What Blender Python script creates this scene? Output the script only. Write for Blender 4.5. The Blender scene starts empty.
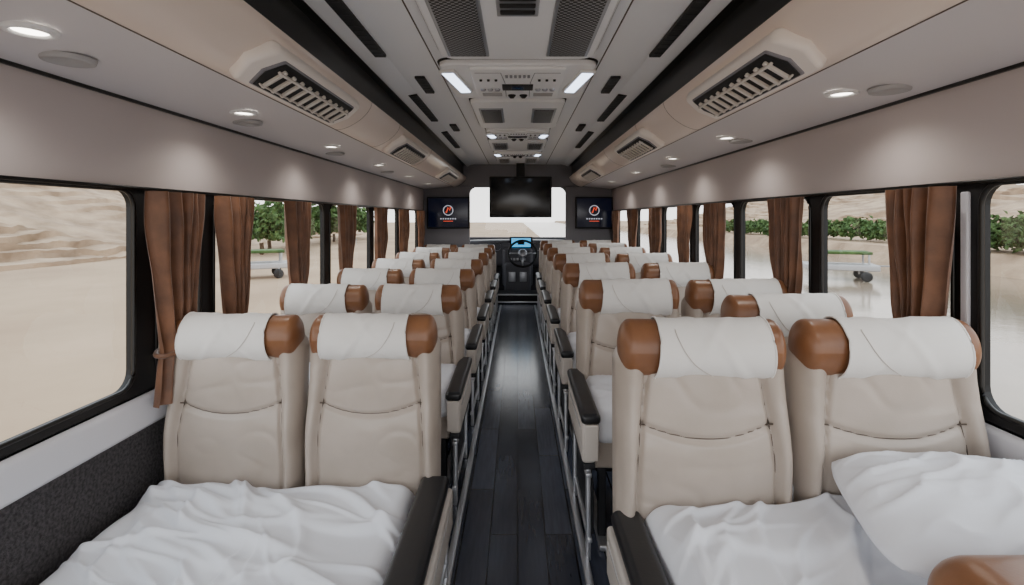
import bpy, math, random
from mathutils import Vector, Matrix, noise
random.seed(4)
EYE=1.15
W=1.2
# ---------------------------------------------------------------- materials
def lin(c):
    r=[]
    for v in c:
        v=v/255.0
        r.append(v/12.92 if v<=0.04045 else ((v+0.055)/1.055)**2.4)
    return (r[0],r[1],r[2],1)
def mat(name,col,rough=.5,metal=0,bump=None,var=None,sheen=0,emit=None,coat=0,spec=.5):
    m=bpy.data.materials.new(name); m.use_nodes=True
    nt=m.node_tree; b=nt.nodes['Principled BSDF']
    c=lin(col)
    b.inputs['Base Color'].default_value=c
    b.inputs['Roughness'].default_value=rough
    b.inputs['Metallic'].default_value=metal
    b.inputs['Specular IOR Level'].default_value=spec
    if sheen: b.inputs['Sheen Weight'].default_value=sheen
    if coat: b.inputs['Coat Weight'].default_value=coat
    tc=nt.nodes.new('ShaderNodeTexCoord')
    if bump:
        n=nt.nodes.new('ShaderNodeTexNoise'); n.inputs['Scale'].default_value=bump[0]; n.inputs['Detail'].default_value=4
        bp=nt.nodes.new('ShaderNodeBump'); bp.inputs['Strength'].default_value=bump[1]; bp.inputs['Distance'].default_value=bump[2] if len(bump)>2 else .005
        nt.links.new(tc.outputs['Object'],n.inputs['Vector']); nt.links.new(n.outputs['Fac'],bp.inputs['Height']); nt.links.new(bp.outputs['Normal'],b.inputs['Normal'])
    if var:
        n=nt.nodes.new('ShaderNodeTexNoise'); n.inputs['Scale'].default_value=var[0]; n.inputs['Detail'].default_value=5
        mx=nt.nodes.new('ShaderNodeMix'); mx.data_type='RGBA'
        mx.inputs['A'].default_value=c; mx.inputs['B'].default_value=lin(var[1])
        cr=nt.nodes.new('ShaderNodeMapRange'); cr.inputs[1].default_value=.35; cr.inputs[2].default_value=.65
        nt.links.new(tc.outputs['Object'],n.inputs['Vector']); nt.links.new(n.outputs['Fac'],cr.inputs[0]); nt.links.new(cr.outputs[0],mx.inputs['Factor'])
        nt.links.new(mx.outputs['Result'],b.inputs['Base Color'])
    if emit:
        b.inputs['Emission Color'].default_value=lin(emit[0]); b.inputs['Emission Strength'].default_value=emit[1]
    return m
LEATHER=mat('cream_leather',(184,172,161),.34,bump=(220,.12,.002),var=(6,(174,162,150)),coat=.15)
SEAM=mat('leather_seam',(88,76,66),.6)
JOINT=mat('panel_joint',(150,134,120),.6)
BROWN=mat('tan_brown_leather',(138,95,64),.34,bump=(200,.12,.002),var=(9,(118,78,52)))
CLOTH=mat('white_headrest_cloth',(232,230,226),.7,bump=(90,.15,.003),sheen=.1)
SHEET=mat('white_duvet_cotton',(228,230,236),.7,bump=(60,.12,.003),sheen=.1)
DARKPAD=mat('black_leather_pad',(24,25,29),.36,bump=(180,.1,.002))
PANEL=mat('pale_side_panel',(196,188,180),.4)
ALU=mat('aluminium',(215,216,220),.3,.8)
DKBASE=mat('dark_seat_base',(28,29,33),.55)
WALLUP=mat('upper_wall_fabric',(194,184,182),.6,bump=(120,.08,.002))
SOFF=mat('soffit_panel',(212,208,210),.5)
BAND=mat('beige_duct_panel',(236,219,206),.32,coat=.2)
BANDL=mat('vent_bezel_panel',(242,233,225),.33)
BLACK=mat('black_gloss_trim',(8,8,8),.3)
MBLACK=mat('matte_black',(12,12,14),.6)
CEIL=mat('ceiling_panel',(236,237,240),.42)
UNIT=mat('ceiling_unit_panel',(244,245,247),.38)
CARPET=mat('dark_grey_wall_carpet',(84,80,82),.95,bump=(240,1,.008),var=(110,(48,46,48)))
SILL=mat('white_sill',(214,214,220),.35)
BULK=mat('bulkhead_grey',(128,126,132),.5)
CURT=mat('brown_velvet',(122,80,52),.5,bump=(120,.2,.003),var=(14,(94,60,38)),sheen=.3)
DASH=mat('dashboard_plastic',(84,84,90),.45)
SILVER=mat('silver_trim',(170,172,178),.3,.7)
LAMP=mat('lamp_emitter',(255,250,240),.5,emit=((255,246,232),10))
LAMPB=mat('cool_lamp_emitter',(230,240,255),.5,emit=((212,228,255),4))
SPK=mat('speaker_disc',(172,170,170),.6)
FIN=mat('vent_fin',(215,208,200),.4)
WRING=mat('white_ring',(235,235,235),.35)
SCREEN=mat('screen_glass',(8,9,14),.15)
SCRB=mat('screen_navy',(8,12,26),.2,emit=((14,22,48),.25))
SCR_R=mat('screen_logo_orange',(220,90,60),.4,emit=((235,80,50),.9))
SCR_W=mat('screen_logo_white',(200,200,210),.4,emit=((220,225,240),.5))
SCR_C=mat('display_cyan',(60,170,220),.4,emit=((60,170,230),1.3))

def grille_mat():
    m=mat('perforated_grille',(58,58,62),.5); nt=m.node_tree; b=nt.nodes['Principled BSDF']
    tc=nt.nodes.new('ShaderNodeTexCoord'); v=nt.nodes.new('ShaderNodeTexVoronoi'); v.voronoi_dimensions='2D'; v.inputs['Scale'].default_value=62; v.inputs['Randomness'].default_value=0
    mp=nt.nodes.new('ShaderNodeMapping'); mp.inputs['Rotation'].default_value=(0,0,math.pi/4)
    cr=nt.nodes.new('ShaderNodeValToRGB'); cr.color_ramp.elements[0].position=.42; cr.color_ramp.elements[1].position=.48
    cr.color_ramp.elements[0].color=(.004,.004,.004,1); cr.color_ramp.elements[1].color=(.30,.30,.31,1)
    nt.links.new(tc.outputs['Object'],mp.inputs[0]); nt.links.new(mp.outputs[0],v.inputs['Vector']); nt.links.new(v.outputs['Distance'],cr.inputs[0]); nt.links.new(cr.outputs[0],b.inputs['Base Color'])
    return m
GRILLE=grille_mat()
def floor_mat():
    m=mat('dark_wood_floor',(24,27,34),.15); nt=m.node_tree; b=nt.nodes['Principled BSDF']
    tc=nt.nodes.new('ShaderNodeTexCoord'); mp=nt.nodes.new('ShaderNodeMapping'); mp.inputs['Rotation'].default_value=(0,0,math.pi/2)
    br=nt.nodes.new('ShaderNodeTexBrick'); br.inputs['Scale'].default_value=1
    br.inputs['Brick Width'].default_value=.62; br.inputs['Row Height'].default_value=.10; br.inputs['Mortar Size'].default_value=.0032
    br.inputs['Color1'].default_value=lin((82,88,104)); br.inputs['Color2'].default_value=lin((44,48,60)); br.inputs['Mortar'].default_value=lin((6,6,8))
    nz=nt.nodes.new('ShaderNodeTexNoise'); nz.inputs['Scale'].default_value=9; nz.inputs['Detail'].default_value=6
    mp2=nt.nodes.new('ShaderNodeMapping'); mp2.inputs['Scale'].default_value=(9,.8,1)
    mx=nt.nodes.new('ShaderNodeMix'); mx.data_type='RGBA'; mx.blend_type='MULTIPLY'; mx.inputs['Factor'].default_value=.4
    cr=nt.nodes.new('ShaderNodeValToRGB'); cr.color_ramp.elements[0].position=.3; cr.color_ramp.elements[0].color=(.5,.5,.5,1); cr.color_ramp.elements[1].position=.7; cr.color_ramp.elements[1].color=(1.2,1.2,1.2,1)
    L=nt.links.new
    L(tc.outputs['Object'],mp.inputs['Vector']); L(mp.outputs[0],br.inputs['Vector']); L(tc.outputs['Object'],mp2.inputs['Vector']); L(mp2.outputs[0],nz.inputs['Vector'])
    L(nz.outputs['Fac'],cr.inputs[0]); L(br.outputs['Color'],mx.inputs['A']); L(cr.outputs[0],mx.inputs['B']); L(mx.outputs['Result'],b.inputs['Base Color'])
    mr=nt.nodes.new('ShaderNodeMapRange'); mr.inputs[3].default_value=.15; mr.inputs[4].default_value=.25
    L(nz.outputs['Fac'],mr.inputs[0]); L(mr.outputs[0],b.inputs['Roughness'])
    bp=nt.nodes.new('ShaderNodeBump'); bp.inputs['Strength'].default_value=.6; bp.inputs['Distance'].default_value=.002
    L(br.outputs['Fac'],bp.inputs['Height']); bp.invert=True; L(bp.outputs[0],b.inputs['Normal'])
    b.inputs['Specular IOR Level'].default_value=.8
    return m
FLOORM=floor_mat()
def glass_mat():
    m=bpy.data.materials.new('window_glass'); m.use_nodes=True; nt=m.node_tree; nt.nodes.clear()
    o=nt.nodes.new('ShaderNodeOutputMaterial'); t=nt.nodes.new('ShaderNodeBsdfTransparent'); g=nt.nodes.new('ShaderNodeBsdfGlossy'); g.inputs['Roughness'].default_value=.02
    t.inputs[0].default_value=(.97,.97,.96,1); g.inputs[0].default_value=(.9,.9,.9,1)
    x=nt.nodes.new('ShaderNodeMixShader'); x.inputs[0].default_value=.07
    nt.links.new(t.outputs[0],x.inputs[1]); nt.links.new(g.outputs[0],x.inputs[2]); nt.links.new(x.outputs[0],o.inputs[0])
    return m
GLASS=glass_mat()
# ---------------------------------------------------------------- mesh builder
class MB:
    def __init__(s): s.v=[];s.f=[];s.m=[];s.s=[];s.mats=[]
    def mi(s,m):
        if m not in s.mats: s.mats.append(m)
        return s.mats.index(m)
    def add(s,vs,fs,m,smooth=True,xf=None):
        o=len(s.v); k=s.mi(m)
        for p in vs:
            p=Vector(p)
            if xf is not None: p=xf@p
            s.v.append(p)
        for f in fs:
            s.f.append([i+o for i in f]); s.m.append(k); s.s.append(smooth)
    def rbox(s,c,h,r,m,mid=(1,1,1),k=2,deform=None,xf=None):
        r=min(r,min(h)*.98); ax=[]
        for a in range(3):
            inn=h[a]-r; e=[inn+r*math.tan(math.pi/4*i/k) for i in range(1,k+1)]
            l=[-x for x in reversed(e)]+[-inn+2*inn*i/mid[a] for i in range(mid[a]+1)]+e
            ax.append(l)
        vs=[];idx={};fs=[]
        def vid(p):
            key=(round(p[0],6),round(p[1],6),round(p[2],6))
            if key in idx: return idx[key]
            q=[max(-(h[a]-r),min(h[a]-r,p[a])) for a in range(3)]
            d=Vector([p[a]-q[a] for a in range(3)])
            if d.length>0: d=d.normalized()*r
            w=Vector(q)+d
            if deform: w=Vector(deform(w))
            idx[key]=len(vs); vs.append(w+Vector(c)); return idx[key]
        for a in range(3):
            b=(a+1)%3;cc=(a+2)%3
            for sg in (-1,1):
                H=sg*ax[a][-1]
                for i in range(len(ax[b])-1):
                    for j in range(len(ax[cc])-1):
                        q=[]
                        for (ii,jj) in ((i,j),(i+1,j),(i+1,j+1),(i,j+1)):
                            p=[0,0,0];p[a]=H;p[b]=ax[b][ii];p[cc]=ax[cc][jj];q.append(vid(p))
                        if sg<0:q.reverse()
                        if len(set(q))>2: fs.append(q)
        s.add(vs,fs,m,True,xf)
    def tube(s,pts,r,m,n=8,xf=None,closed=False):
        pts=[Vector(p) for p in pts];vs=[];fs=[];N=len(pts)
        for i,p in enumerate(pts):
            a=pts[(i-1)%N] if (closed or i>0) else p; b=pts[(i+1)%N] if (closed or i<N-1) else p
            t=(b-a).normalized(); up=Vector((0,0,1)) if abs(t.z)<.9 else Vector((0,1,0))
            u=t.cross(up).normalized(); w=t.cross(u)
            for j in range(n):
                an=2*math.pi*j/n; vs.append(p+u*math.cos(an)*r+w*math.sin(an)*r)
        for i in range(N if closed else N-1):
            for j in range(n):
                i2=(i+1)%N; fs.append([i*n+j,i*n+(j+1)%n,i2*n+(j+1)%n,i2*n+j])
        if not closed:
            fs.append(list(range(n))[::-1]); fs.append([(N-1)*n+j for j in range(n)])
        s.add(vs,fs,m,True,xf)
    def lathe(s,prof,m,n=24,xf=None):
        vs=[];fs=[]
        for (r,z) in prof:
            for j in range(n):
                a=2*math.pi*j/n; vs.append((r*math.cos(a),r*math.sin(a),z))
        for i in range(len(prof)-1):
            for j in range(n): fs.append([i*n+j,i*n+(j+1)%n,(i+1)*n+(j+1)%n,(i+1)*n+j])
        s.add(vs,fs,m,True,xf)
    def grid(s,fn,nu,nv,m,xf=None,smooth=True):
        vs=[fn(i/nu,j/nv) for j in range(nv+1) for i in range(nu+1)]
        fs=[[j*(nu+1)+i,j*(nu+1)+i+1,(j+1)*(nu+1)+i+1,(j+1)*(nu+1)+i] for j in range(nv) for i in range(nu)]
        s.add(vs,fs,m,smooth,xf)
    def mesh(s,name):
        me=bpy.data.meshes.new(name); me.from_pydata([tuple(v) for v in s.v],[],s.f)
        for m in s.mats: me.materials.append(m)
        me.polygons.foreach_set('material_index',s.m); me.polygons.foreach_set('use_smooth',s.s)
        me.update()
        return me
    def obj(s,name,loc=(0,0,0)):
        o=bpy.data.objects.new(name,s.mesh(name)); o.location=loc
        bpy.context.scene.collection.objects.link(o); return o
def inst(name,me,loc):
    o=bpy.data.objects.new(name,me); o.location=loc; bpy.context.scene.collection.objects.link(o); return o
def Z(v): return EYE+v
Y0,Y1=-0.8,6.5
# ---------------------------------------------------------------- shell
b=MB(); b.rbox((0,3.6,-.04),(1.25,4.5,.04),.005,FLOORM); b.obj('floor')
LW=[(-.7,1.60),(1.70,1.93),(2.02,3.17),(3.27,4.15),(4.25,5.1),(5.2,6.1)]
RW=[(-.7,1.325),(1.41,2.02),(2.10,2.75),(2.83,3.45),(3.55,4.2),(4.3,5.1),(5.2,6.1)]
def rrect(y0,y1,z0,z1,r,n=6):
    r=min(r,(y1-y0)*.3); P=[]
    for (cy,cz,a0) in ((y1-r,z1-r,0),(y0+r,z1-r,90),(y0+r,z0+r,180),(y1-r,z0+r,270)):
        for i in range(n+1):
            a=math.radians(a0+90*i/n); P.append((cy+r*math.cos(a),cz+r*math.sin(a)))
    return P
wn=0
for sg,wins,zb,side in ((-1,LW,Z(-.53),'left'),(1,RW,Z(-.49),'right')):
    zt=Z(.088)
    cu=bpy.data.curves.new('tmp','CURVE'); cu.dimensions='2D'; cu.fill_mode='BOTH'; cu.extrude=.012
    def spl(P):
        sp=cu.splines.new('POLY'); sp.points.add(len(P)-1)
        for i,(a,c) in enumerate(P): sp.points[i].co=(a,c,0,1)
        sp.use_cyclic_u=True
    spl([(Y0,zb-.05),(8.0,zb-.05),(8.0,zt+.04),(Y0,zt+.04)])
    for (a,c) in wins: spl(rrect(a,c,zb,zt,.055))
    spl(rrect(6.75,7.7,zb,zt,.07))
    to=bpy.data.objects.new('tmp',cu); bpy.context.scene.collection.objects.link(to)
    bpy.context.view_layer.update()
    me=bpy.data.meshes.new_from_object(to.evaluated_get(bpy.context.evaluated_depsgraph_get()))
    wb=MB()
    wb.add([(sg*(W+.012)+v.co.z,v.co.x,v.co.y) for v in me.vertices],[list(p.vertices) for p in me.polygons],MBLACK,False)
    bpy.data.objects.remove(to)
    wb.rbox((sg*(W+.02),3.6,.5*(zb-.14)),(.02,4.4,.5*(zb-.14)),.004,CARPET)
    wb.rbox((sg*(W+.012),3.6,zb-.09),(.028,4.4,.055),.018,SILL,k=4)
    wb.rbox((sg*(W+.03),3.6,zb-.035),(.03,4.4,.012),.006,SILL,k=3)
    prof=[(W,zt+.004),(W-.004,zt+.05),(W-.006,zt+.16),(W-.002,zt+.25),(W+.0,Z(.367))]
    wb.add([(sg*x,y,z) for y in (Y0,8.0) for x,z in prof],[[i,i+1,i+1+len(prof),i+len(prof)] for i in range(len(prof)-1)],WALLUP)
    wb.obj('wall_'+side)
    t=MB(); t.rbox((sg*(W-.006),3.6,zt+.006),(.006,4.4,.005),.003,BLACK); t.rbox((sg*(W-.004),3.6,Z(.365)),(.006,4.4,.006),.003,BLACK)
    t.obj('trim_%d'%(1 if sg<0 else 2))
    for (a,c) in wins+[(6.75,7.7)]:
        wn+=1; g=MB()
        P=rrect(a,c,zb,zt,.055)
        g.tube([(sg*(W-.0),p,q) for p,q in P],.007,BLACK,8,closed=True)
        g.add([(sg*(W+.012),p,q) for p,q in P],[list(range(len(P)))],GLASS,False)
        g.obj('window_%d'%wn)
b=MB(); b.rbox((W-.004,1.367,Z(-.19)),(.006,.012,.26),.005,SILL,k=3); b.obj('trim_3')
# ceiling & ducts
CZ=Z(.68)
for sg,side in ((-1,'left'),(1,'right')):
    s=MB()
    A=[(W,Z(.367)),(1.05,Z(.382)),(.86,Z(.400)),(.825,Z(.402))]
    s.add([(sg*x,y,z) for y in (Y0,Y1) for x,z in A],[[i,i+1,i+1+len(A),i+len(A)] for i in range(len(A)-1)],SOFF)
    p0=Vector((.825,Z(.402)));p3=Vector((.655,Z(.512)));p1=Vector((.80,Z(.378)));p2=Vector((.672,Z(.440)))
    B=[]
    for i in range(13):
        t=i/12; q=p0*(1-t)**3+p1*3*t*(1-t)**2+p2*3*t*t*(1-t)+p3*t**3; B.append((q.x,q.y))
    B.append((.655,Z(.520)))
    s.add([(sg*x,y,z) for y in (Y0,Y1) for x,z in B],[[i,i+1,i+1+len(B),i+len(B)] for i in range(len(B)-1)],BAND)
    C=[(.655,Z(.520)),(.69,Z(.520)),(.69,Z(.66)),(.645,Z(.665))]
    s.add([(sg*x,y,z) for y in (Y0,Y1) for x,z in C],[[i,i+1,i+1+len(C),i+len(C)] for i in range(len(C)-1)],BLACK,False)
    D=[(.645,Z(.655)),(.63,Z(.655)),(.60,Z(.67)),(.55,CZ)]
    s.add([(sg*x,y,z) for y in (Y0,Y1) for x,z in D],[[i,i+1,i+1+len(D),i+len(D)] for i in range(len(D)-1)],CEIL)
    for yy in (2.3,2.85,3.9,4.9,5.9):
        s.tube([(sg*x,yy,z) for x,z in B],.0014,JOINT,6)
    s.tube([(sg*.826,Y0,Z(.402)),(sg*.826,Y1,Z(.402))],.003,SEAM,6)
    s.obj('overhead_duct_'+side)
c=MB(); c.add([(-.55,Y0,CZ),(.55,Y0,CZ),(.55,Y1,CZ),(-.55,Y1,CZ)],[[0,1,2,3]],CEIL,False)
for x in (-.36,.36): c.tube([(x,Y0,CZ),(x,Y1,CZ)],.003,SEAM,6)
c.add([(-1.3,Y0,CZ+.15),(1.3,Y0,CZ+.15),(1.3,8.1,CZ+.15),(-1.3,8.1,CZ+.15)],[[0,1,2,3]],CEIL,False)
c.add([(-1.25,Y1,Z(.60)),(1.25,Y1,Z(.60)),(1.25,8.1,Z(.60)),(-1.25,8.1,Z(.60))],[[0,1,2,3]],BULK,False)
c.obj('ceiling')
for i,(x,a,e) in enumerate([(-.57,1.45,2.13),(.57,1.45,2.13),(-.575,2.8,3.55),(.575,2.8,3.55),(-.575,4.0,4.9),(.575,4.0,4.9),(-.47,2.45,2.75),(.47,2.45,2.75),(-.47,3.7,3.95),(.47,3.7,3.95)]):
    s=MB(); z=CZ-.006
    s.rbox((x,(a+e)/2,z),(.024,(e-a)/2,.007),.004,MBLACK)
    n=int((e-a)/.05)
    for j in range(n): s.rbox((x,a+.03+j*(e-a-.04)/n,z-.006),(.020,.003,.003),.002,DKBASE)
    s.obj('ceiling_air_slot')
def ceil_unit(y0,y1,hw,grilles,ctrl):
    u=MB(); z=CZ-.012
    P=rrect(y0,y1,-hw,hw,.06)
    vs=[(q,p,z+.014) for p,q in P]+[(q,p,z-.010) for p,q in P]+[(q*.97,(p-(y0+y1)/2)*.985+(y0+y1)/2,z-.018) for p,q in P]
    n=len(P); fs=[[i,(i+1)%n,n+(i+1)%n,n+i] for i in range(n)]+[[n+i,n+(i+1)%n,2*n+(i+1)%n,2*n+i] for i in range(n)]+[[2*n+i for i in range(n)]]
    u.add(vs,fs,UNIT,False)
    u.tube([(q*1.012,p,CZ-.003) for p,q in P],.006,MBLACK,6,closed=True)
    zz=z-.020
    for (a,e,x0,x1) in grilles:
        for sg in (-1,1):
            xm=sg*(x0+x1)/2
            u.rbox((xm,(a+e)/2,zz),((x1-x0)/2+.012,(e-a)/2+.014,.005),.004,SILVER)
            u.rbox((xm,(a+e)/2,zz-.004),((x1-x0)/2,(e-a)/2,.005),.004,GRILLE)
    if ctrl:
        a,e=ctrl; L=e-a
        u.rbox((0,a+L*.5,zz),(.21,L/2,.010),.008,UNIT,k=3)
        u.rbox((.0,a+L*.55,zz-.008),(.075,L*.10,.006),.004,MBLACK)
        u.rbox((.0,a+L*.55,zz-.012),(.03,L*.05,.004),.002,SCRB)
        for sx in (-1,1):
            for k in range(3):
                u.lathe([(.0,-.012),(.011,-.012),(.014,-.006),(.014,0)],SILVER,12,Matrix.Translation((sx*(.10+.035*k),a+L*.62,zz-.008)))
                u.lathe([(.0,-.010),(.006,-.010),(.007,0)],MBLACK,10,Matrix.Translation((sx*(.10+.035*k),a+L*.30,zz-.008)))
            u.rbox((sx*.13,a+L*.82,zz-.009),(.05,L*.06,.004),.003,SPK)
            u.tube([(sx*.19,a+L*.1,zz-.010),(sx*.075,a+L*.1,zz-.010),(sx*.06,a+L*.4,zz-.010),(sx*.06,a+L*.9,zz-.010)],.0018,BULK,5)
        for k in range(6): u.rbox((-.05+.02*k,a+L*.2,zz-.009),(.006,L*.04,.004),.002,BULK)
        for k in range(2): u.lathe([(0,-.02),(.010,-.02),(.02,-.008),(.022,0)],MBLACK,14,Matrix.Translation((-.03+.06*k,a+L*.85,zz-.006)))
    u.obj('ceiling_service_unit')
ceil_unit(.3,2.11,.31,[(1.25,2.03,.125,.265)],None)
u=MB()
u.rbox((0,1.47,CZ-.030),(.066,.17,.006),.004,SILVER)
for k in range(6): u.rbox((0,1.35+.05*k+.0,CZ-.036),(.055,.012,.006),.004,MBLACK)
u.obj('ceiling_vent')
ceil_unit(2.17,2.78,.34,[],(2.2,2.74))
ceil_unit(2.86,3.72,.27,[(3.05,3.45,.10,.22)],None)
ceil_unit(3.78,4.25,.24,[],(3.82,4.2))
ceil_unit(4.32,5.0,.25,[(4.45,4.8,.10,.21)],None)
ceil_unit(5.06,5.4,.24,[],(5.1,5.36))
ceil_unit(5.46,6.1,.24,[(5.6,5.95,.10,.20)],None)
for sg in (-1,1):
    for yy,x in ((2.42,.285),(4.0,.20),(5.2,.2)):
        u=MB(); L=.17 if yy<3 else .07
        M=Matrix.Translation((sg*x,yy,CZ-.036))@Matrix.Rotation(sg*math.radians(8),4,'Z')
        u.rbox((0,0,0),(.036,L+.012,.008),.006,WRING,k=3,xf=M); u.rbox((0,0,-.006),(.026,L,.006),.005,LAMPB,k=3,xf=M); u.obj('ceiling_light_panel')
# band vents
Tn=Vector((-.145,0,.085)).normalized(); Nn=Vector((-.085,0,-.145)).normalized()
def vent(sg,a,e):
    O=Vector((.728,(a+e)/2,Z(.4515)))+Nn*.027
    M=Matrix(((0,Tn.x,Nn.x,O.x),(1,0,0,O.y),(0,Tn.z,Nn.z,O.z),(0,0,0,1)))
    if sg<0: M=Matrix.Diagonal((-1,1,1,1))@M
    h=(e-a)/2; v=MB()
    def hexa(p): return Vector((p.x*(1-.10*abs(p.y)/.07),p.y,p.z))
    v.rbox((0,0,-.004),(h+.08,.078,.024),.020,BANDL,mid=(2,4,1),k=5,xf=M,deform=hexa)
    v.rbox((0,0,.016),(h+.012,.061,.009),.008,BULK,mid=(2,4,1),k=3,xf=M,deform=hexa)
    v.rbox((0,0,.021),(h-.0,.055,.008),.005,MBLACK,mid=(2,4,1),xf=M,deform=hexa)
    n=10
    for i in range(n):
        x=-h+.055+(2*h-.11)*i/(n-1); v.rbox((x,-.004,.031),(.007,.042,.007),.003,FIN,xf=M)
    v.rbox((0,.025,.036),(h-.03,.004,.005),.002,FIN,xf=M)
    v.rbox((0,-.039,.034),(h-.03,.0025,.004),.002,FIN,xf=M)
    v.obj('air_vent')
for a,e in ((1.42,2.06),(3.0,3.65),(4.9,5.6)): vent(-1,a,e)
for a,e in ((1.33,1.93),(2.75,3.4),(4.6,5.3)): vent(1,a,e)
def sofz(x): return Z(.367)+(W-x)*(.033/.34)
def downlight(x,y):
    d=MB(); zz=sofz(abs(x))
    M=Matrix.Translation((x,y,zz))
    d.lathe([(.030,-.001),(.034,-.008),(.046,-.006),(.048,.002)],WRING,24,M)
    d.lathe([(0,-.003),(.030,-.003)],LAMP,24,M)
    l=bpy.data.lights.new('lamp','SPOT'); l.energy=4.2; l.spot_size=math.radians(150); l.spot_blend=.9; l.shadow_soft_size=.03; l.color=(1,.94,.86)
    o=bpy.data.objects.new('lamp',l); o.location=(x,y,zz-.045); bpy.context.scene.collection.objects.link(o)
    p=d.obj('downlight'); o.parent=p
def disc(x,y):
    d=MB(); M=Matrix.Translation((x,y,sofz(abs(x))))
    d.lathe([(0,-.006),(.040,-.006),(.043,-.010),(.052,-.008),(.055,.002)],SPK,24,M); d.obj('ceiling_speaker')
for y in (1.05,1.87,2.75,3.7,4.7,5.7): downlight(-1.0,y)
for y in (.75,1.58,2.45,3.3,4.3,5.4): downlight(1.0,y)
for y in (1.22,2.03,3.0,4.2): disc(-1.07,y)
for y in (.95,1.5,2.5,3.7): disc(1.09,y)
# ---------------------------------------------------------------- bulkhead and cockpit
w=MB()
OP=.60
w.rbox((0,Y1+.03,Z(.56)),(1.22,.03,.17),.01,BULK)
for sg in (-1,1):
    w.rbox((sg*.92,Y1+.03,(Z(.42))/2),(.31,.03,Z(.42)/2),.01,BULK)
    cx,cz_,r=sg*(OP+.012-.10),Z(.392)-.10,.10
    arc=[(cx+sg*r*math.cos(a),Y1+.03,cz_+r*math.sin(a)) for a in [math.pi/2*i/8 for i in range(9)]]
    w.add(arc+[(sg*(OP+.03),Y1+.03,Z(.41))],[[i,i+1,9] for i in range(8)],BULK,False)
w.obj('wall_front')
w=MB(); zb=Z(-.30)
w.rbox((0,8.05,zb/2),(1.25,.04,zb/2),.01,DASH); w.rbox((0,8.05,Z(.60)),(1.25,.04,.12),.01,MBLACK)
for sg in (-1,1): w.rbox((sg*1.2,8.05,Z(.1)),(.05,.04,.45),.01,MBLACK)
w.add([(-1.2,8.05,zb),(1.2,8.05,zb),(1.2,8.05,Z(.50)),(-1.2,8.05,Z(.50))],[[0,1,2,3]],GLASS,False)
w.obj('windscreen')
d=MB()
def dd(p): return Vector((p.x,p.y-.06*math.cos(p.x*2.2),p.z-.03*p.x*p.x))
d.rbox((0,7.74,Z(-.52)),(1.1,.20,.20),.08,DASH,mid=(16,2,2),k=4,deform=dd)
d.rbox((0,7.60,Z(-.72)),(.22,.16,.28),.05,DASH,k=4)
d.rbox((0,7.55,.25),(.19,.16,.25),.04,DASH,k=4)
d.rbox((.05,7.50,Z(-.36)),(.17,.02,.085),.015,MBLACK,k=3); d.rbox((.05,7.478,Z(-.36)),(.14,.004,.065),.003,SCR_C)
d.rbox((.05,7.472,Z(-.36)),(.05,.003,.03),.002,MBLACK)
for k in range(5): d.rbox((-.1+.05*k,7.435,Z(-.60)),(.017,.006,.017),.004,SILVER)
for k in range(3): d.rbox((-.1+.1*k,7.435,Z(-.70)),(.035,.006,.02),.004,SILVER)
for k in range(2): d.rbox((-.08+.16*k,7.385,.30),(.05,.006,.07),.004,SILVER)
for sg in(-1,1): d.lathe([(0,.0),(.05,.0),(.06,.02)],SILVER,20,Matrix.Translation((sg*.3,7.5,Z(-.42)))@Matrix.Rotation(math.pi/2,4,'X'))
d.obj('dashboard')
s=MB(); M=Matrix.Translation((.07,7.20,Z(-.50)))@Matrix.Rotation(math.radians(62),4,'X')
s.tube([(.2*math.cos(a),.2*math.sin(a),0) for a in [2*math.pi*i/32 for i in range(32)]],.017,MBLACK,10,xf=M,closed=True)
s.lathe([(0,.03),(.05,.028),(.065,.01),(.06,-.03),(.03,-.06),(.03,-.22)],SILVER,20,M)
for a in (0,math.pi,-math.pi/2): s.tube([(0,0,0),(.2*math.cos(a),.2*math.sin(a),0)],.014,SILVER,8,xf=M)
s.obj('steering_wheel')
s=MB(); s.rbox((0,7.1,.06),(.42,.22,.06),.015,DKBASE); s.rbox((0,6.875,.118),(.42,.012,.008),.004,WRING); s.rbox((0,6.872,.02),(.42,.006,.012),.004,ALU); s.obj('cockpit_step')
def monitor(name,cx,cy,cz,hw,hh,logo):
    m=MB()
    m.rbox((cx,cy,cz),(hw,.025,hh),.012,MBLACK,k=3)
    m.rbox((cx,cy-.024,cz),(hw-.02,.004,hh-.02),.003,SCRB if logo else SCREEN)
    if logo:
        M=Matrix.Translation((cx,cy-.031,cz+.03))
        m.tube([(.06*math.cos(a),0,.06*math.sin(a)) for a in [2*math.pi*i/24 for i in range(24)]],.006,SCR_W,6,xf=M,closed=True)
        m.tube([(-.025,0,-.03),(.0,0,.035),(.02,0,.0),(.03,0,.04)],.010,SCR_R,6,xf=M)
        for k in range(7): m.rbox((cx-.09+.03*k,cy-.030,cz-.075),(.009,.002,.008),.001,SCR_W)
        m.rbox((cx,cy-.030,cz-.105),(.06,.002,.004),.001,SCR_R)
    else:
        m.rbox((cx,cy+.06,cz+.08),(.08,.06,.08),.01,MBLACK)
        m.rbox((cx,cy+.10,cz+hh+.05),(.05,.03,.17),.01,MBLACK)
    m.obj(name)
monitor('wall_monitor',-.87,6.44,Z(.065),.27,.20,True)
monitor('wall_monitor',.96,6.44,Z(.065),.235,.20,True)
monitor('hanging_television',.035,6.0,Z(.245),.365,.24,False)
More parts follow.
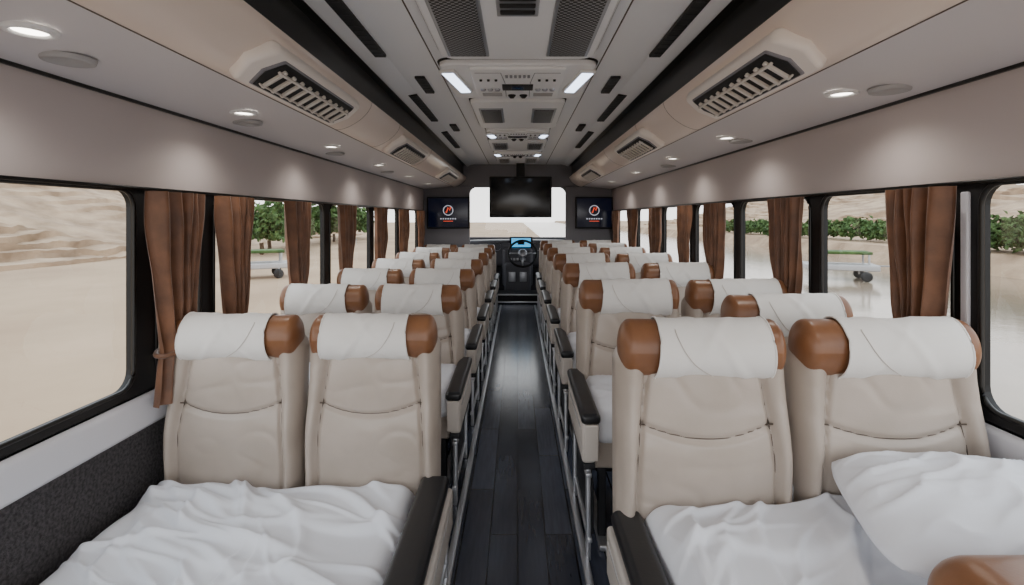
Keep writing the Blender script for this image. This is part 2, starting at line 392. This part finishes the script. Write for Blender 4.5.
# ---------------------------------------------------------------- seats
def seat_mesh(w,H,cz,sg,aisle,first):
    """front faces -Y. sg=+1 : aisle on +x side"""
    s=MB(); lean=.07; hw=w/2-.003
    z0=.16; z1=H-.055; hz=(z1-z0)/2; zc=(z1+z0)/2; th=.058
    def wid(z):
        t=max(0,min(1,(z-z0)/(z1-z0))); return 1.0-.02*t*t
    def sx(z):
        t=(z-cz)/(H-cz); return .70*hw+.09*hw*math.cos(t*2.9)
    hs=cz+.50*(H-.09-cz)
    def hseam(x): return hs-.028*(1-(x/(.70*hw))**2)
    def surf(x,z):
        y=0; ax_=abs(x); S=sx(z)
        dx=abs(ax_-S); y+=.013*math.exp(-(dx/.007)**2)
        if ax_<S:
            y+=.012*math.exp(-((z-hseam(x))/.007)**2)
            y-=.016*math.cos(x/S*math.pi/2)
            y-=.008*math.cos(max(-1,min(1,(z-hs-.09)/.10))*math.pi/2)
        else: y-=.024*math.sin(max(0,min(1,(hw-ax_)/(hw-S+1e-6)))*math.pi)
        y-=.018*math.exp(-((z-(cz+.10))/.10)**2)
        y+=.0028*max(0,1-abs(noise.noise(Vector((x*8,z*14,sg*3+w))))*4)*(1 if ax_<S else .5)
        return y
    def df(p):
        z=p.z+zc; x=p.x; y=p.y
        if y<0: y+=surf(x,z)*min(1,(-y/th)*1.3)
        y+=lean*(z-cz)
        zz=p.z
        q=max(0,(abs(x)/hw-.55)/.45)
        if z>z1-.12: zz-=.026*q**2.2*((z-(z1-.12))/.12)
        return Vector((x*wid(z),y,zz))
    s.rbox((0,th,zc),(hw,th,hz),.045,LEATHER,mid=(74,2,88),k=6,deform=df)
    def line(pts):
        s.tube([(x*wid(z),surf(x,z)+lean*(z-cz)-.0005,z) for x,z in pts],.0021,SEAM,5)
    for k in(-1,1): line([(k*sx(z),z) for z in [cz-.05+(H-.10-cz+.05)*i/24 for i in range(25)]])
    line([(x,hseam(x)) for x in [-.76*hw+1.52*hw*i/24 for i in range(25)]])
    L=w/2-.014; hy=lean*(H-cz)+.022
    ry,rz=.066,.074
    hzc=H-rz
    def prof(t):
        e=.15; a=abs(t)
        if a<1-e: return 1.0-.05*(1-a)
        q=(a-(1-e))/e; return (1-.05*(1-a))*(max(0,1-q**2.4))**.5
    def hr(u,v):
        t=-math.cos(u*math.pi) ; an=2*math.pi*v; k=prof(t)
        return (t*L,hy-ry*k*math.cos(an),hzc+rz*k*math.sin(an))
    s.grid(hr,56,32,BROWN)
    s.rbox((0,hy+.01,hzc-.06),(L*.8,.04,.04),.02,LEATHER,k=3)
    seed=random.random()*9
    A0=math.radians(-78); A1=math.radians(215)
    def cl(u,v):
        an=A0+(A1-A0)*v
        xa=-.77*L; xb=.55*L
        fr=max(0,(.35-v)/.35)
        x=(xa-.02*L*fr)+(xb-xa+.08*L*fr)*u
        n=noise.noise(Vector((x*11,v*3.5,seed)))*.0035+noise.noise(Vector((x*34,v*6,seed)))*.0012
        n+=.004*max(0,1-abs((u-.25)-(v-.1)*.9)*14)+.003*max(0,1-abs((u-.8)+(v-.1)*1.0)*16)
        k=min(1,prof(x/L)+.01)+.055+n/.07
        bulge=.006*math.sin(min(1,v/.4)*math.pi)
        lift=.006*fr*fr
        return (sg*x,hy-(ry+bulge+lift)*k*math.cos(an)-lift,hzc+(rz+bulge*.4)*k*math.sin(an))
    s.grid(cl,44,44,CLOTH)
    for uu in (.0,1.0): s.tube([Vector(cl(uu,v/28)) for v in range(29)],.0026,CLOTH,6)
    s.tube([cl(i/20,0) for i in range(21)],.0026,CLOTH,6)
    s.tube([Vector(cl(.86-.5*(1-i/16)**2,.03+.40*i/16))+Vector((0,-.0012,.0)) for i in range(17)],.0011,PANEL,5)
    if not first:
        D=.42
        def cd(p):
            n=noise.noise(Vector((p.x*9,p.y*9,seed)))*.014+.008*(1-abs(noise.noise(Vector((p.x*12+p.y*6,p.y*14,seed)))*2))
            return Vector((p.x,p.y,p.z+(n if p.z>0 else 0)+(.012*math.cos(p.x/hw*1.4) if p.z>0 else 0)))
        s.rbox((0,-D/2+.02,cz-.03),(hw-.008,D/2,.055),.04,SHEET,mid=(20,20,1),k=4,deform=cd)
        s.rbox((0,-D/2+.04,cz-.13),(hw-.012,D/2-.02,.05),.015,LEATHER,k=3)
        s.rbox((0,-D/2+.08,cz-.20),(hw-.03,D/2-.06,.03),.01,DKBASE)
    legy=(-.30,.04) if not first else (.03,.08)
    for lx in (-hw+.05,hw-.05):
        for ly in legy: s.rbox((lx,ly,(cz-.2)/2+.002),(.014,.014,(cz-.2)/2),.004,DKBASE)
        s.rbox((lx,sum(legy)/2,.012),(.018,.24 if not first else .05,.010),.004,ALU)
    if aisle and not first:
        X=sg*(hw+.008)
        s.rbox((X,-.20,cz+.030),(.032,.25,.018),.015,DARKPAD,k=4,mid=(1,8,1),deform=lambda p:Vector((p.x,p.y,p.z+.02*p.y)))
        s.rbox((X+sg*.006,-.20,cz-.055),(.022,.240,.068),.012,PANEL,k=3)
        s.rbox((X+sg*.029,-.20,cz-.02),(.002,.20,.003),.001,SPK)
        s.rbox((X,-.448,cz-.05),(.024,.006,.060),.005,PANEL,k=3)
        s.rbox((X+sg*.004,-.20,cz-.135),(.020,.235,.010),.004,DKBASE)
        s.rbox((X+sg*.006,-.20,cz-.165),(.010,.235,.008),.004,ALU)
        s.rbox((X-sg*.01,-.19,.17),(.006,.21,.09),.004,DKBASE)
        for ly in (-.40,.0): s.rbox((X+sg*.004,ly,(cz-.12)/2),(.008,.014,(cz-.12)/2),.004,ALU)
        s.rbox((X,-.2,.07),(.008,.22,.008),.004,ALU)
    return s.mesh('passenger_seat_mesh')
HL,HR=.823,.888
CL,CR=.42,.46
ml=[[seat_mesh(.45,HL,CL,1,True,False),seat_mesh(.45,HL,CL,1,False,False)],[seat_mesh(.45,HL,.34,1,True,True),seat_mesh(.45,HL,.34,1,False,True)]]
mr=[[seat_mesh(.45,HR,CR,-1,True,False),seat_mesh(.45,HR,CR,-1,False,False)],[seat_mesh(.45,HR,.46,-1,True,True),seat_mesh(.48,HR,.46,-1,False,True)]]
DL=[1.68,2.46,3.24,4.02,4.80,5.58,6.24]
DR=[1.28,2.13,2.93,3.73,4.5,5.25,5.98]
for i,d in enumerate(DL):
    k=1 if i==0 else 0
    inst('passenger_seat',ml[k][0],(-.484,d,0)); inst('passenger_seat',ml[k][1],(-.944,d,0))
for i,d in enumerate(DR):
    k=1 if i==0 else 0
    inst('passenger_seat',mr[k][0],(.472,d,0)); inst('passenger_seat',mr[k][1],(.945 if k else .93,d,0))
inst('passenger_seat',mr[0][1],(.915,1.70,0))
for sg,x in ((-1,-.235),(1,.238)):
    r=MB(); r.rbox((x-sg*.012,3.2,.006),(.012,3.5,.006),.003,ALU); r.rbox((x+sg*.07,3.2,.008),(.006,3.5,.008),.003,ALU); r.obj('seat_track_rail')
# ---------------------------------------------------------------- sleeper beds
def bed(sg,x0,x1,d,top,padx0,padx1,padz):
    b=MB(); xm=sg*(x0+x1)/2; hx=(x1-x0)/2; ya=.05; ym=(ya+d-.02)/2; hy=(d-.02-ya)/2
    b.rbox((xm,ym,top-.12),(hx,hy,.07),.03,SHEET,k=4)
    b.rbox((xm,ym,top-.22),(hx-.01,hy,.035),.01,DKBASE)
    px=sg*(padx0+padx1)/2; ph=(padx1-padx0)/2
    b.rbox((px,ym-.0,padz-.022),(ph,hy+.02,.022),.018,DARKPAD,k=5)
    fx=sg*(padx0+.008)
    b.rbox((fx,ym,padz-.105),(.018,hy+.02,.062),.010,PANEL,k=3)
    b.rbox((fx-sg*.018,ym,padz-.075),(.002,hy,.003),.001,SPK)
    b.rbox((fx,ym,padz-.185),(.010,hy+.0,.008),.003,ALU)
    b.rbox((fx+sg*.02,ym,(padz-.16)/2),(.004,hy,(padz-.16)/2-.002),.003,DKBASE)
    for y in (ya+.1,.55,.95,d-.06):
        if y<d:
            for xx in (fx,sg*(x1-.03)): b.rbox((xx,y,(padz-.14)/2),(.010,.014,(padz-.14)/2),.004,ALU)
    b.rbox((fx,ym,.055),(.007,hy,.007),.003,ALU)
    b.rbox((fx,ym,.010),(.012,hy,.010),.003,ALU)
    b.obj('sleeper_bed')
bed(-1,.315,1.13,1.68,.28,.222,.315,.31)
bed(1,.305,1.16,1.30,.435,.235,.312,.415)
def ridge(x,y,sd,p): return max(0,1-abs(noise.noise(Vector((x,y,sd)))*2.1))**p
def make_folds(x0,x1,y0,y1,n,rr,main):
    F=[]
    for i in range(n):
        cx=rr.uniform(x0,x1); cy=rr.uniform(y0,y1); a=main+rr.gauss(0,.5)
        L=rr.uniform(.08,.32); wd=rr.uniform(.007,.024); h=wd*rr.uniform(.6,1.05); bend=rr.uniform(-1.6,1.6)
        F.append((cx,cy,math.cos(a),math.sin(a),L,wd,h,bend))
    return F
def duvet(sg,x0,x1,y0,y1,z,sd,main,name='white_duvet'):
    b=MB(); nx,ny=240,340
    rr=random.Random(int(sd*10))
    F=make_folds(x0,x1,y0+.3,y1,64,rr,main)
    def fn(u,v):
        x=x0+(x1-x0)*u; y=y0+(y1-y0)*v
        e=min(u*(x1-x0),(1-u)*(x1-x0)); e2=(1-v)*(y1-y0)
        h=.045*noise.noise(Vector((x*2.4,y*2.4,sd)))+.016*noise.noise(Vector((x*5,y*5,sd+5)))
        wx=x+.03*noise.noise(Vector((x*4,y*4,sd+9))); wy=y+.03*noise.noise(Vector((x*4,y*4,sd+13)))
        for (cx,cy,c,s,L,wd,hh,bend) in F:
            dx=wx-cx; dy=wy-cy
            t=dx*c+dy*s
            if abs(t)>L*1.8: continue
            q=-dx*s+dy*c-bend*t*t
            if abs(q)>wd*4: continue
            env=math.exp(-(t/L)**2*1.4)
            wq=wd*(.55 if q<0 else 1.25)
            h+=hh*env*math.exp(-(q/wq)**2)
        k=min(1,max(0,e/.06)); k2=min(1,max(0,e2/.05))
        edge=math.sqrt(max(0,1-(1-k)**2))*math.sqrt(max(0,1-(1-k2)**2))
        zz=z-.055+(.055+h)*edge
        fy=y1-.17+.05*math.sin(x*5+sd)+.03*noise.noise(Vector((x*6,sd,0)))
        zz+=.016/(1+math.exp(max(-40,min(40,-(y-fy)/.006))))*edge
        wob=.012*noise.noise(Vector((x*5,y*5,sd+20)))
        return (sg*(x+wob*(1-k)),y+.012*noise.noise(Vector((x*7,1,sd)))*(1-k2),zz)
    b.grid(fn,nx,ny,SHEET)
    b.obj(name)
duvet(-1,.322,1.165,.3,1.665,.284,2.3,.5)
duvet(1,.318,1.175,.2,1.275,.446,8.7,.9)
def pillow(name,c,hx,hy,hz,rz,tx,ty):
    b=MB()
    def top(s_):
        def fn(u,v):
            a=2*u-1;c2=2*v-1
            a=math.sin(a*math.pi/2); c2=math.sin(c2*math.pi/2)
            px=a*(1-.09*c2**4) ; py=c2*(1-.09*a**4)
            k=((1-abs(a)**3.2)*(1-abs(c2)**3.2)); k=max(0,k)**.55
            n=noise.noise(Vector((a*2.0,c2*2.0,3.3)))*.2+.22*ridge(a*1.3+c2*.4,c2*2.4-a*1.2,2.2,3)+.12*ridge(a*2.4-c2,c2*3,5.2,3)
            return (px*hx,py*hy,s_*hz*k*(1+(n if s_>0 else 0)))
        return fn
    M=Matrix.Translation(c)@Matrix.Rotation(rz,4,'Z')@Matrix.Rotation(tx,4,'X')@Matrix.Rotation(ty,4,'Y')
    b.grid(top(1),90,70,SHEET,xf=M); b.grid(top(-1),40,32,SHEET,xf=M)
    b.obj(name)
pillow('white_pillow',(.955,1.07,.530),.235,.165,.062,math.radians(-9),math.radians(12),math.radians(-2))
b=MB()
b.rbox((.93,.775,.529),(.27,.10,.080),.075,BROWN,mid=(8,2,2),k=8)
b.tube([(.73+.40*i/12,.70,.582) for i in range(13)],.003,LEATHER,6)
b.obj('leather_bolster')
# ---------------------------------------------------------------- curtains
def curtain(sg,yc,wd,n,sd):
    b=MB(); zt=Z(.085); zb=Z(-.60); tie=.76
    def fn(u,v):
        z=zt+(zb-zt)*v
        if v<tie:
            q=v/tie; k=1-.58*(q**1.7)
        else:
            q=(v-tie)/(1-tie); k=.42+.26*q**.8
        y=yc+(u-.5)*wd*k-.02*v
        ph=u+.05*math.sin(u*7+sd)
        a=.030*(1-.35*abs(k-.42))*(.75+.25*k)*(.75+.35*noise.noise(Vector((u*7,v*1.5,sd))))
        x=W-.056-a*math.sin(ph*2*math.pi*n+sd+.7*math.sin(v*3+sd))-.012*math.cos((u-.5)*math.pi)-.010*noise.noise(Vector((u*6,v*4,sd)))
        return (sg*x,y,z)
    b.grid(fn,int(n*16),50,CURT)
    zz=zt+(zb-zt)*tie
    b.tube([(sg*(W-.052-.040*math.cos(a)),yc-.02*tie+(.42*wd/2+.008)*math.sin(a),zz+.01*math.sin(a)) for a in [2*math.pi*i/24 for i in range(24)]],.008,CURT,8,closed=True)
    b.obj('curtain')
for yc,wd in ((1.725,.27),(2.08,.25),(2.67,.28),(3.42,.32),(4.28,.36),(5.16,.36),(6.05,.36)): curtain(-1,yc,wd,5,yc)
for yc,wd in ((1.465,.235),(2.18,.26),(2.98,.28),(3.52,.24),(4.27,.32),(5.1,.34),(5.95,.34)): curtain(1,yc,wd,5,yc*1.7)
# ---------------------------------------------------------------- outside
SAND=mat('pale_sand',(176,150,122),.95,bump=(3,.3,.05),var=(.25,(154,130,104)))
STONE=mat('sandstone_terrace',(178,154,128),.95,bump=(1.5,.8,.15),var=(.6,(136,114,92)))
WATER=mat('shallow_muddy_water',(146,128,108),.14,bump=(2.0,.10,.04),var=(.5,(128,114,96)))
LEAF=mat('green_foliage',(80,106,54),.9,var=(3,(46,72,32)))
TRUNK=mat('tree_bark',(90,72,54),.9)
GZ=-1.0
b=MB(); b.add([(-200,-60,GZ),(2.5,-60,GZ),(2.5,250,GZ),(-200,250,GZ)],[[0,1,2,3]],SAND,False)
b.add([(18.5,-60,GZ+.75),(200,-60,GZ+.75),(200,250,GZ+.75),(18.5,250,GZ+.75)],[[0,1,2,3]],SAND,False)
b.add([(18.5,-60,GZ+.75),(17.5,-60,GZ-.2),(17.5,250,GZ-.2),(18.5,250,GZ+.75)],[[0,1,2,3]],STONE,False)
b.obj('sandy_ground')
b=MB(); b.add([(2.5,-60,GZ),(17.9,-60,GZ),(17.9,250,GZ),(2.5,250,GZ)],[[0,1,2,3]],WATER,False); b.obj('water_channel')
def hill(name,x0,dx,y0,y1,n,base,sh,sd,stepy=-99):
    b=MB()
    def fn(u,v):
        y=y0+(y1-y0)*u; t=v*n; i=math.floor(t); fr=t-i
        # stepped flights alternate with smooth rubble slope along the length
        blend=max(0,min(1,.5+2.2*noise.noise(Vector((y*.09+i*.06,sd,.3)))))
        st=max(0,min(1,(stepy+i*.35-y)/1.2)); blend=max(blend,st)
        hs=(i+min(1,fr*6 if fr<.17 else 1))*sh; hr=t*sh
        xs=x0+dx*(i+(0.0 if fr<.17 else (fr-.17)/.83)); xr=x0+dx*t
        h=hs*blend+hr*(1-blend); x=xs*blend+xr*(1-blend)
        rg=1-.85*st
        x+=noise.noise(Vector((y*.07,sd,2)))*2.2*(1-.5*st)+noise.noise(Vector((y*.5,v*9,sd)))*.35*rg
        h*=(.9+.3*noise.noise(Vector((y*.05,sd,v)))*rg)
        taper=min(1,max(0,min(u,1-u)*8))
        return (x,y,base+h*taper+noise.noise(Vector((y*.5,v*9,sd+3)))*.28*rg+noise.noise(Vector((y*1.8,v*30,sd+6)))*.10*rg)
    b.grid(fn,420,n*12,STONE,smooth=False); b.obj(name)
hill('terraced_hillside',-21,-1.5,-30,75,20,GZ-.2,.46,1.0,23.5)
hill('rocky_embankment',26,1.8,-30,120,14,GZ+.5,.46,5.0)
def shrub(name,x,y,z,r,hh,trunk=0):
    b=MB()
    if trunk: b.tube([(x,y,z),(x+.05,y,z+trunk*.6),(x,y,z+trunk+.3)],.12,TRUNK,8)
    rr=random.Random(int(x*31+y*17))
    for k in range(600):
        a=rr.random()*6.283; c=rr.uniform(-.6,1); q=math.sqrt(max(0,1-c*c))
        R=rr.uniform(.7,1.05)*(1+.25*math.sin(a*3+x))
        p=Vector((x+r*R*q*math.cos(a),y+r*R*q*math.sin(a),z+trunk+hh*.45*(1+R*c)))
        e=r*rr.uniform(.06,.17)
        n1=Vector((rr.uniform(-1,1),rr.uniform(-1,1),rr.uniform(-1,1))).normalized(); n2=n1.orthogonal().normalized(); n3=n1.cross(n2)
        b.add([p+n2*e,p+n3*e*.8,p-n2*e,p-n3*e*.8,p+n1*e*.5],[[0,1,4],[1,2,4],[2,3,4],[3,0,4]],LEAF,False)
    b.obj(name)
for i in range(14): shrub('green_shrub',20.5+random.uniform(-.6,.8),8+i*3.4+random.uniform(-.8,.8),GZ+.72,random.uniform(1.0,1.5),random.uniform(1.1,1.6))
for i in range(9): shrub('leafy_tree',-15.5-i*.35+random.uniform(-.6,.6),30+i*3.3,GZ,random.uniform(1.6,2.3),random.uniform(2.4,3.4),.4)
for i in range(6): shrub('green_shrub',19.6+random.uniform(-.3,.5),15.5+i*1.5,GZ+.72,random.uniform(.9,1.2),random.uniform(1.3,1.7))
def cart(name,x,y,z,rot):
    b=MB(); M=Matrix.Translation((x,y,z))@Matrix.Rotation(rot,4,'Z')
    b.rbox((0,0,.45),(1.1,.6,.10),.04,SPK,xf=M); b.rbox((0,0,.95),(.9,.5,.05),.03,LEAF,xf=M)
    for sx in(-1,1):
        for sy in(-1,1):
            b.rbox((sx*.8,sy*.45,.72),(.03,.03,.2),.01,SPK,xf=M)
            b.lathe([(0,-.05),(.12,-.05),(.17,-.03),(.17,.03),(.12,.05),(0,.05)],MBLACK,20,M@Matrix.Translation((sx*.7,sy*.62,.17))@Matrix.Rotation(math.pi/2,4,'X'))
            b.rbox((sx*.7,sy*.56,.27),(.03,.03,.12),.01,SPK,xf=M)
    b.tube([(1.1,0,.5),(1.6,0,.5),(1.8,0,.9)],.03,SPK,6,xf=M)
    b.obj(name)
cart('utility_cart',-9.4,18.4,GZ,.5)
cart('utility_cart',11.3,18.0,GZ,-.4)
# ---------------------------------------------------------------- light
wd=bpy.data.worlds.new('hazy_sky'); bpy.context.scene.world=wd; wd.use_nodes=True
nt=wd.node_tree; bg=nt.nodes['Background']
tc=nt.nodes.new('ShaderNodeTexCoord'); sp=nt.nodes.new('ShaderNodeSeparateXYZ'); cr=nt.nodes.new('ShaderNodeValToRGB')
nt.links.new(tc.outputs['Generated'],sp.inputs[0]); nt.links.new(sp.outputs['Z'],cr.inputs[0]); nt.links.new(cr.outputs[0],bg.inputs[0])
cr.color_ramp.elements[0].position=0; cr.color_ramp.elements[0].color=(1,.98,.97,1)
cr.color_ramp.elements[1].position=.7; cr.color_ramp.elements[1].color=(.82,.91,1,1)
bg.inputs[1].default_value=2.9
# ---------------------------------------------------------------- camera
cam=bpy.data.cameras.new('camera'); co=bpy.data.objects.new('camera',cam); bpy.context.scene.collection.objects.link(co)
co.location=(0,0,EYE); co.rotation_euler=(math.pi/2,0,0)
cam.lens=18; cam.sensor_width=36; cam.shift_x=-.0055; cam.shift_y=-.0728; cam.clip_start=.02; cam.clip_end=600
bpy.context.scene.camera=co
